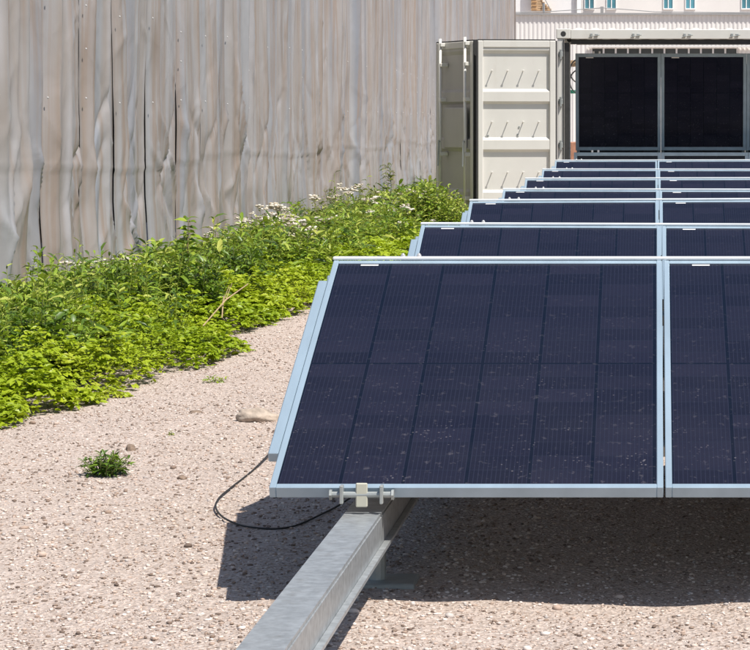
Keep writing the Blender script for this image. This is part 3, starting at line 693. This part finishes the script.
# ---------------------------------------------------------------- container
CX = -1.24; CY = 32.4; CL = 6.06; CD = 2.44; CT = 2.59
def container():
    root = empty('shipping_container', (CX, CY, 0), 'cream steel shipping container with its long side standing open behind the panel rows', 'container')
    c = M['cream']
    for x in (0, CL - .10):
        for y in (0, CD - .10):
            MB().box(x + .004, x + .090, y + .004, y + .096, .17, CT - .12, .006).build('corner_post', c, root)
    for x in (-.01, CL - .17):
        for y in (-.01, CD - .16):
            for z in (.0, CT - .12):
                mb = MB(); mb.box(x, x + .178, y, y + .162, z, z + .125, .008)
                o = mb.build('corner_casting', c, root)
                h = MB(); h.tube([(x + .089, y - .002, z + .06), (x + .089, y + .01, z + .06)], .034, 14); h.build('casting_hole', M['dark'], o)
    for y in (0.0, CD - .09):
        MB().box(.17, CL - .17, y, y + .09, CT - .125, CT - .005, .006).build('top_rail', c, root)
        MB().box(.17, CL - .17, y, y + .09, .0, .16, .006).build('bottom_rail', c, root)
    MB().box(.02, CL - .02, .1, CD - .1, CT - .05, CT - .035).build('roof_sheet', c, root)
    mb = MB()
    for k in range(27):
        x = .22 + k * .212
        mb.add([(x, .015, CT - .02), (x + .11, .015, CT - .02), (x + .09, .03, CT + .017), (x + .02, .03, CT + .017),
                (x, CD - .02, CT - .02), (x + .11, CD - .02, CT - .02), (x + .09, CD - .03, CT + .017), (x + .02, CD - .03, CT + .017)],
               [(0, 1, 2, 3), (4, 7, 6, 5), (3, 2, 6, 7), (0, 3, 7, 4), (1, 5, 6, 2)])
    mb.build('roof_corrugation', c, root)
    # end walls, corrugated
    for x in (.03, CL - .06):
        mb = MB(); n = 18; vs = []; fs = []
        for k in range(n + 1):
            y = .10 + (CD - .2) * k / n; dx = (0, .03, .03, 0)[k % 4]
            vs += [(x + dx, y, .16), (x + dx, y, CT - .12), (x + dx + .004, y, .16), (x + dx + .004, y, CT - .12)]
        for k in range(n):
            a = k * 4; fs += [(a, a + 4, a + 5, a + 1), (a + 2, a + 3, a + 7, a + 6), (a + 1, a + 5, a + 7, a + 3), (a, a + 2, a + 6, a + 4)]
        mb.add(vs, fs).build('end_wall', c, root)
    MB().box(.1, CL - .1, .1, CD - .1, .13, .17).build('floor_board', M['timber'], root)
    # dark strips standing in for the shade behind the post and under the header
    mb = MB(); mb.box(.078, .0895, -.012, .003, .17, CT - .13); mb.box(.091, .150, .06, .16, .17, CT - .17); mb.box(.175, CL - .2, .06, .15, CT - .185, CT - .128)
    mb.build('opening_shade', M['dark'], root)
    # lugs and hooks
    for z in (2.27, 1.67, 1.12, .6):
        mb = MB(); mb.box(.02, .075, -.05, .003, z - .035, z + .035, .006); mb.tube([(.047, -.055, z - .06), (.047, -.055, z + .06)], .014, 8); mb.build('hinge', M['steel'], root)
    for x in (.42, .95, 1.6, 2.2, 2.9, 3.6, 4.3, 5.0):
        mb = MB(); mb.box(x, x + .03, -.04, -.001, CT - .10, CT - .055, .004); mb.box(x + .06, x + .10, -.035, -.001, CT - .09, CT - .06, .004); mb.tube([(x - .02, -.03, CT - .1), (x + .12, -.03, CT - .075)], .007, 6)
        mb.build('lock_keeper', M['steel'], root)
    # roof bolts over the doors
    # leaf 1, facing the viewer
    def leaf(px0, py0, px1, py1, hooks, bars):
        Lw = math.hypot(px1 - px0, py1 - py0); ang = math.atan2(py1 - py0, px1 - px0)
        z0, z1 = .22, 2.44
        d = bpy.data.objects.new('door', None); C.objects.link(d); d.parent = root; d.location = (px0 - CX, py0 - CY, 0); d.rotation_euler = (0, 0, ang)
        # local: x 0..Lw along the leaf, -y towards the viewer
        mb = MB()
        mb.box(0, .065, -.06, 0, z0, z1, .008); mb.box(Lw - .075, Lw, -.06, 0, z0, z1, .008)
        mb.box(.065, Lw - .075, -.058, 0, z1 - .085, z1, .006); mb.box(.065, Lw - .075, -.058, 0, z0, z0 + .09, .006)
        mb.build('door_frame', c, d)
        ys = (1.80, 1.67), (1.19, 1.065), (.53, .41)
        mb = MB()
        # pressed panel: recessed fields and proud sloping ribs as one folded sheet
        prof = [(z1 - .085, -.045), (z1 - .12, -.045), (z1 - .165, -.012)]
        for zt, zb in ys: prof += [(zt + .03, -.012), (zt - .005, -.052), (zb + .005, -.052), (zb - .03, -.012)]
        prof += [(z0 + .12, -.012), (z0 + .09, -.03)]
        vs = []
        for z, y in prof: vs += [(.065, y, z), (Lw - .075, y, z)]
        vs2 = [(x, y + .006, z) for x, y, z in vs]; n = len(vs)
        fs = [(2 * i, 2 * i + 1, 2 * i + 3, 2 * i + 2) for i in range(len(prof) - 1)]
        fs2 = [(a + n, d_ + n, c_ + n, b + n) for a, b, c_, d_ in fs]
        mb.add(vs + vs2, fs + fs2); mb.build('door_panel', c if hooks else M['shadedpaint'], d)
        sl = MB(); sl.box(-.022, -.002, -.05, -.005, z0, z1 + .012); sl.box(Lw + .002, Lw + .02, -.05, -.005, z0, z1); sl.box(0, Lw, -.05, .0, z1 + .002, z1 + .016)
        sl.build('gasket', M['dark'], d)
        if hooks:
            for r_, z in enumerate((2.055, 1.41, .775)):
                for k in range(4):
                    x = .155 + k * .197
                    mb = MB(); mb.tube([(x + .02, -.010, z), (x + .02, -.088, z + .006)], .0065, 8); mb.box(x + .008, x + .036, -.094, -.086, z - .002, z + .016, .003)
                    mb.build('lashing_hook', c, d)
            for x, z in ((.13, 1.24), (.52, 1.35), (.50, 1.255)):
                MB().tube([(x, -.0125, z), (x, -.02, z)], .012, 8).build('bolt', M['steel'], d)
        for x in bars:
            mb = MB(); mb.tube([(x, -.115, z0 - .05), (x, -.115, z1 + .05)], .018, 12)
            b = mb.build('locking_bar', c, d, smooth=True)
            for z in (z1 - .03, 2.15, 1.70, 1.0, .45): 
                q = MB(); q.box(x - .04, x + .04, -.128, -.061 if z > z1 - .1 else -.02, z - .025, z + .025, .006); q.build('bar_guide', c, b)
            q = MB(); q.tube([(x, -.115, 1.15), (x + .03, -.15, 1.18), (x + .03, -.16, .85)], .012, 8); q.build('handle', M['steel'], b)
        return d
    leaf(-2.235, 32.25, -1.262, 32.36, True, ())
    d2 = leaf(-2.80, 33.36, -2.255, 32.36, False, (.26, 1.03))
    MB().box(.30, .98, -.085, -.0535, 1.08, 1.60, .012).build('lock_box', M['shadedpaint'], d2)
container()

# folded stack inside the container
def folded(y, ztop, zbot, lean, label, sticker=True):
    root = empty('folded_solar_panel', (-1.055, y, zbot), label, 'solar panels', 'solar panels still folded inside the container')
    hh = (ztop - zbot); w = .045
    n = 5
    for k in range(n):
        x0 = k * MW
        me = bpy.data.meshes.new('glass')
        me.from_pydata([(x0 + w, 0, w), (x0 + MW - w, 0, w), (x0 + MW - w, 0, hh - w), (x0 + w, 0, hh - w)], [], [(0, 1, 2, 3)])
        uvl = me.uv_layers.new(name='UVMap')
        for lp, c in zip(uvl.data, [(0, 0), (MW - .044, 0), (MW - .044, hh), (0, hh)]): lp.uv = c
        me.materials.append(M['cells']); o = bpy.data.objects.new('glass', me); C.objects.link(o); o.parent = root; o.location.y = -.012
        mb = MB(); mb.box(x0 + .002, x0 + w, -.02, .02, 0, hh, .002); mb.box(x0 + MW - w, x0 + MW - .002, -.02, .02, 0, hh, .002)
        mb.box(x0 + w, x0 + MW - w, -.019, .02, hh - w, hh, .002); mb.box(x0 + w, x0 + MW - w, -.019, .02, 0, w, .002)
        mb.box(x0 + w, x0 + MW - w, .004, .012, w, hh - w)
        mb.build('frame', M['alu'], root)
        if sticker: MB().box(x0 + .14, x0 + .24, -.0145, -.0125, hh - .06, hh - .045).build('sticker', M['sticker'], root)
    for hx in (.27, NM * MW - .27):
        mb = MB()
        for dx in (-.03, .05): mb.tube([(hx + dx, -.005, hh), (hx + dx, -.005, hh + .03)], .014, 8)
        mb.build('hinge', M['alubright'], root)
    root.rotation_euler = (lean, 0, 0)
    return root
folded(34.0, 2.33, 1.04, R(7), 'tall black solar panel folded upright inside the container opening')
folded(33.2, 1.02, .20, R(-1), 'dark folded solar panel below the upright one, just showing above the last row', False)
folded(34.45, 2.20, .9, R(5), 'folded solar panel stacked close behind the tall upright one inside the container')

# things seen through the container past the stack
def yardbits():
    o = MB().box(0, .55, 0, .5, 0, .38, .01).build('crate', M['rust']); o.location = (-1.36, 41, .75); tag(o, 'red brown crate glimpsed through the left gap of the container', 'crate')
    o.location.z = .72
    p = MB().box(-.1, .75, -.1, .6, 0, .72, .01).build('pallet_stack', M['tan']); p.location = (-1.36, 41, 0); tag(p, 'tan stack of boards standing behind the container gap', 'pallet stack')
    root = empty('cable_reel_rack', (-1.47, 43, 0), 'rack with hanging loops of hose seen through the left gap of the container', 'rack')
    mb = MB()
    for x in (0, .95): mb.box(x, x + .03, 0, .04, 0, 2.47, .004)
    mb.build('post', M['corr'], root)
    MB().box(0, .99, -.01, .05, 1.90, 1.96, .004).build('shelf', M['green'], root)
    for z in (2.28, 2.1):
        q = [(.20 + .16 * math.cos(t * math.pi / 12), -.03, z + .2 * math.sin(t * math.pi / 12)) for t in range(25)]
        MB().tube(q, .013, 6).build('hose_loop', M['rubber'], root)
    MB().box(.03, .95, 0, .03, 2.35, 2.46, .004).build('board', M['tan'], root)
yardbits()

# ---------------------------------------------------------------- background buildings
def hall():
    Y = 100.0; s = F / Y
    root = empty('corrugated_hall', (0, Y, 0), 'low white corrugated metal hall behind the container with a strip of dark windows', 'building')
    x0, x1 = -22, 40; z1 = H + (VY - 14.5) / s
    mb = MB(); vs = []; fs = []; x = x0; k = 0; pts = []
    while x < x1:
        for dx, dy in ((0, 0), (.06, 0), (.08, -.022), (.145, -.022)): pts.append((x + dx, dy))
        x += .17
    pts = [p_ for p_ in pts]
    for (a, b) in pts: vs += [(a, b, 0), (a, b, z1)]
    fs = [(2 * i, 2 * i + 2, 2 * i + 3, 2 * i + 1) for i in range(len(pts) - 1)]
    mb.add(vs, fs).build('wall', M['corr'], root)
    MB().box(x0, x1, .05, 12, 0, z1 - .05).build('core', M['offwhite'], root)
    MB().box(x0, x1, -.12, .2, z1 - .03, z1 + .05).build('parapet_cap', M['grey'], root)
    # window strip
    for k in range(12):
        a = (591.5 - VX) / s + k * .475; zt = H + (VY - 48) / s
        f = MB(); f.box(a, a + .47, -.10, -.055, zt - 1.2, zt, .0); 
        w = MB().box(a, a + .475, -.115, -.06, zt - 1.25, zt + .0); 
        fr = MB(); fr.box(a, a + .035, -.14, -.06, zt - 1.2, zt); fr.box(a + .44, a + .474, -.14, -.06, zt - 1.2, zt); fr.box(a + .035, a + .44, -.14, -.06, zt - .03, zt); fr.box(a + .035, a + .44, -.14, -.06, zt - 1.2, zt - 1.16)
        wo = fr.build('window', M['offwhite'], root); MB().box(a + .035, a + .44, -.09, -.06, zt - 1.16, zt - .03).build('pane', M['window_dark'], wo)
    MB().box((588 - VX) / s, (588 - VX) / s + 6.6, -.3, -.06, H + (VY - 47.6) / s, H + (VY - 46) / s).build('canopy', M['offwhite'], root)
    # small roof clutter
    q = MB(); a = (602 - VX) / s; q.box(a - .06, a + .06, -.1, .05, z1 + .05, z1 + .3); q.build('roof_vent', M['grey'], root)
    a = (544 - VX) / s; MB().tube([(a, 0, z1 + .05), (a, 0, z1 + .45)], .04, 6).build('vent_pipe', M['grey'], root)
    # sagging wire on the roof edge, held by the vent
    def W(ax, ay): return ((ax - VX) / s, -.02, H + (VY - ay) / s)
    MB().tube([W(512, 12.5), W(545, 12), W(575, 10), W(602, 8.0), W(625, 9.5), W(655, 12), W(760, 13)], .018, 5).build('wire', M['grey'], root)
hall()
def tower():
    Y = 170.0; s = F / Y
    def X(a): return (a - VX) / s
    def Zp(b): return H + (VY - b) / s
    root = empty('white_block', (0, Y, 0), 'tall pale rendered building with blue windows rising behind the corrugated hall', 'building')
    MB().box(X(578), X(1100), 0, 14, 0, 22).build('wall', M['offwhite'], root)
    for i, a in enumerate((585.2, 607.2, 664, 686, 742)):
        for zb in (8.5, -60, -128):
            b = zb; fr = MB(); x0 = X(a); x1 = X(a + 8.6); z0 = Zp(b); z1 = z0 + 2.4
            fr.box(x0 - .05, x0, -.08, .0, z0, z1); fr.box(x1, x1 + .05, -.08, .0, z0, z1); fr.box(x0 - .05, x1 + .05, -.12, 0, z0 - .08, z0 - .001); fr.box((x0 + x1) / 2 - .03, (x0 + x1) / 2 + .03, -.07, 0, z0, z1)
            fr.box(x0, (x0 + x1) / 2 - .03, -.07, 0, z0 + .8, z0 + .86); fr.box((x0 + x1) / 2 + .03, x1, -.07, 0, z0 + .8, z0 + .86)
            w = fr.build('window', M['white'], root); MB().box(x0, x1, -.03, -.002, z0, z1).build('pane', M['window_blue'], w)
    r2 = empty('white_block', (X(545), Y - 12, 0), 'bright white building left of the blue-windowed one with a tan stair beside it', 'building')
    Y2 = Y - 12; s2 = F / Y2
    def rx(a): return (a - VX) / s2 - X(545)
    def rz(b): return H + (VY - b) / s2
    MB().box(rx(380), rx(577), 0, 8, 0, 20).build('wall', M['white'], r2)
    mb = MB(); mb.box(rx(531.5), rx(538.5), -.6, -.02, rz(11), rz(-30))
    for k in range(6):
        mb.box(rx(538.5) , rx(540.5 + 2.2 * (5 - k)), -.6, -.02, rz(11 - k * 2.2), rz(11 - (k + 1) * 2.2) - .02)
    mb.build('stair', M['tan'], r2)
    mb = MB()
    for k in range(9): mb.box(rx(532.6), rx(537.2), -.66, -.61, rz(10 - k * 3.6), rz(10 - k * 3.6) + .05)
    mb.build('stair_rung', M['orange'], r2)
    mb = MB(); mb.tube([(rx(543.5), -.7, rz(12)), (rx(543.5), -.7, rz(4))], .04, 6); mb.tube([(rx(540), -.7, rz(-10)), (rx(552), -.7, rz(12))], .03, 6); mb.build('handrail', M['grey'], r2)
    MB().box(rx(576), rx(577.1), -.25, -.02, 0, 20).build('downpipe', M['grey'], r2)
tower()

# ---------------------------------------------------------------- light, sky, camera
sv = Vector((.42, -.36, 1)).normalized()
sun = bpy.data.lights.new('sun', 'SUN'); sun.energy = 5.0; sun.angle = R(.53); sun.color = (1, .955, .88)
so = bpy.data.objects.new('sun', sun); C.objects.link(so); so.rotation_euler = sv.to_track_quat('Z', 'Y').to_euler(); so.location = (5, -5, 20)
w = bpy.data.worlds.new('World'); S.world = w; w.use_nodes = True; nt = w.node_tree
sk = nt.nodes.new('ShaderNodeTexSky'); sk.sky_type = 'NISHITA'; sk.sun_disc = False
sk.sun_elevation = math.asin(sv.z); sk.sun_rotation = math.atan2(sv.x, sv.y)
bg = nt.nodes['Background']; nt.links.new(sk.outputs[0], bg.inputs[0]); bg.inputs[1].default_value = .095
cam = bpy.data.cameras.new('camera'); co = bpy.data.objects.new('camera', cam); C.objects.link(co); S.camera = co
co.location = (0, 0, H); co.rotation_euler = (R(90), 0, 0)
cam.sensor_width = 36; cam.lens = F / 750 * 36; cam.shift_x = -(VX - 375) / 750; cam.shift_y = -(325 - VY) / 750
cam.clip_start = .1; cam.clip_end = 3000
S.render.engine = 'CYCLES'
S.view_settings.view_transform = 'Standard'; S.view_settings.look = 'None'; S.view_settings.gamma = 1
S.view_settings.exposure = 0.27
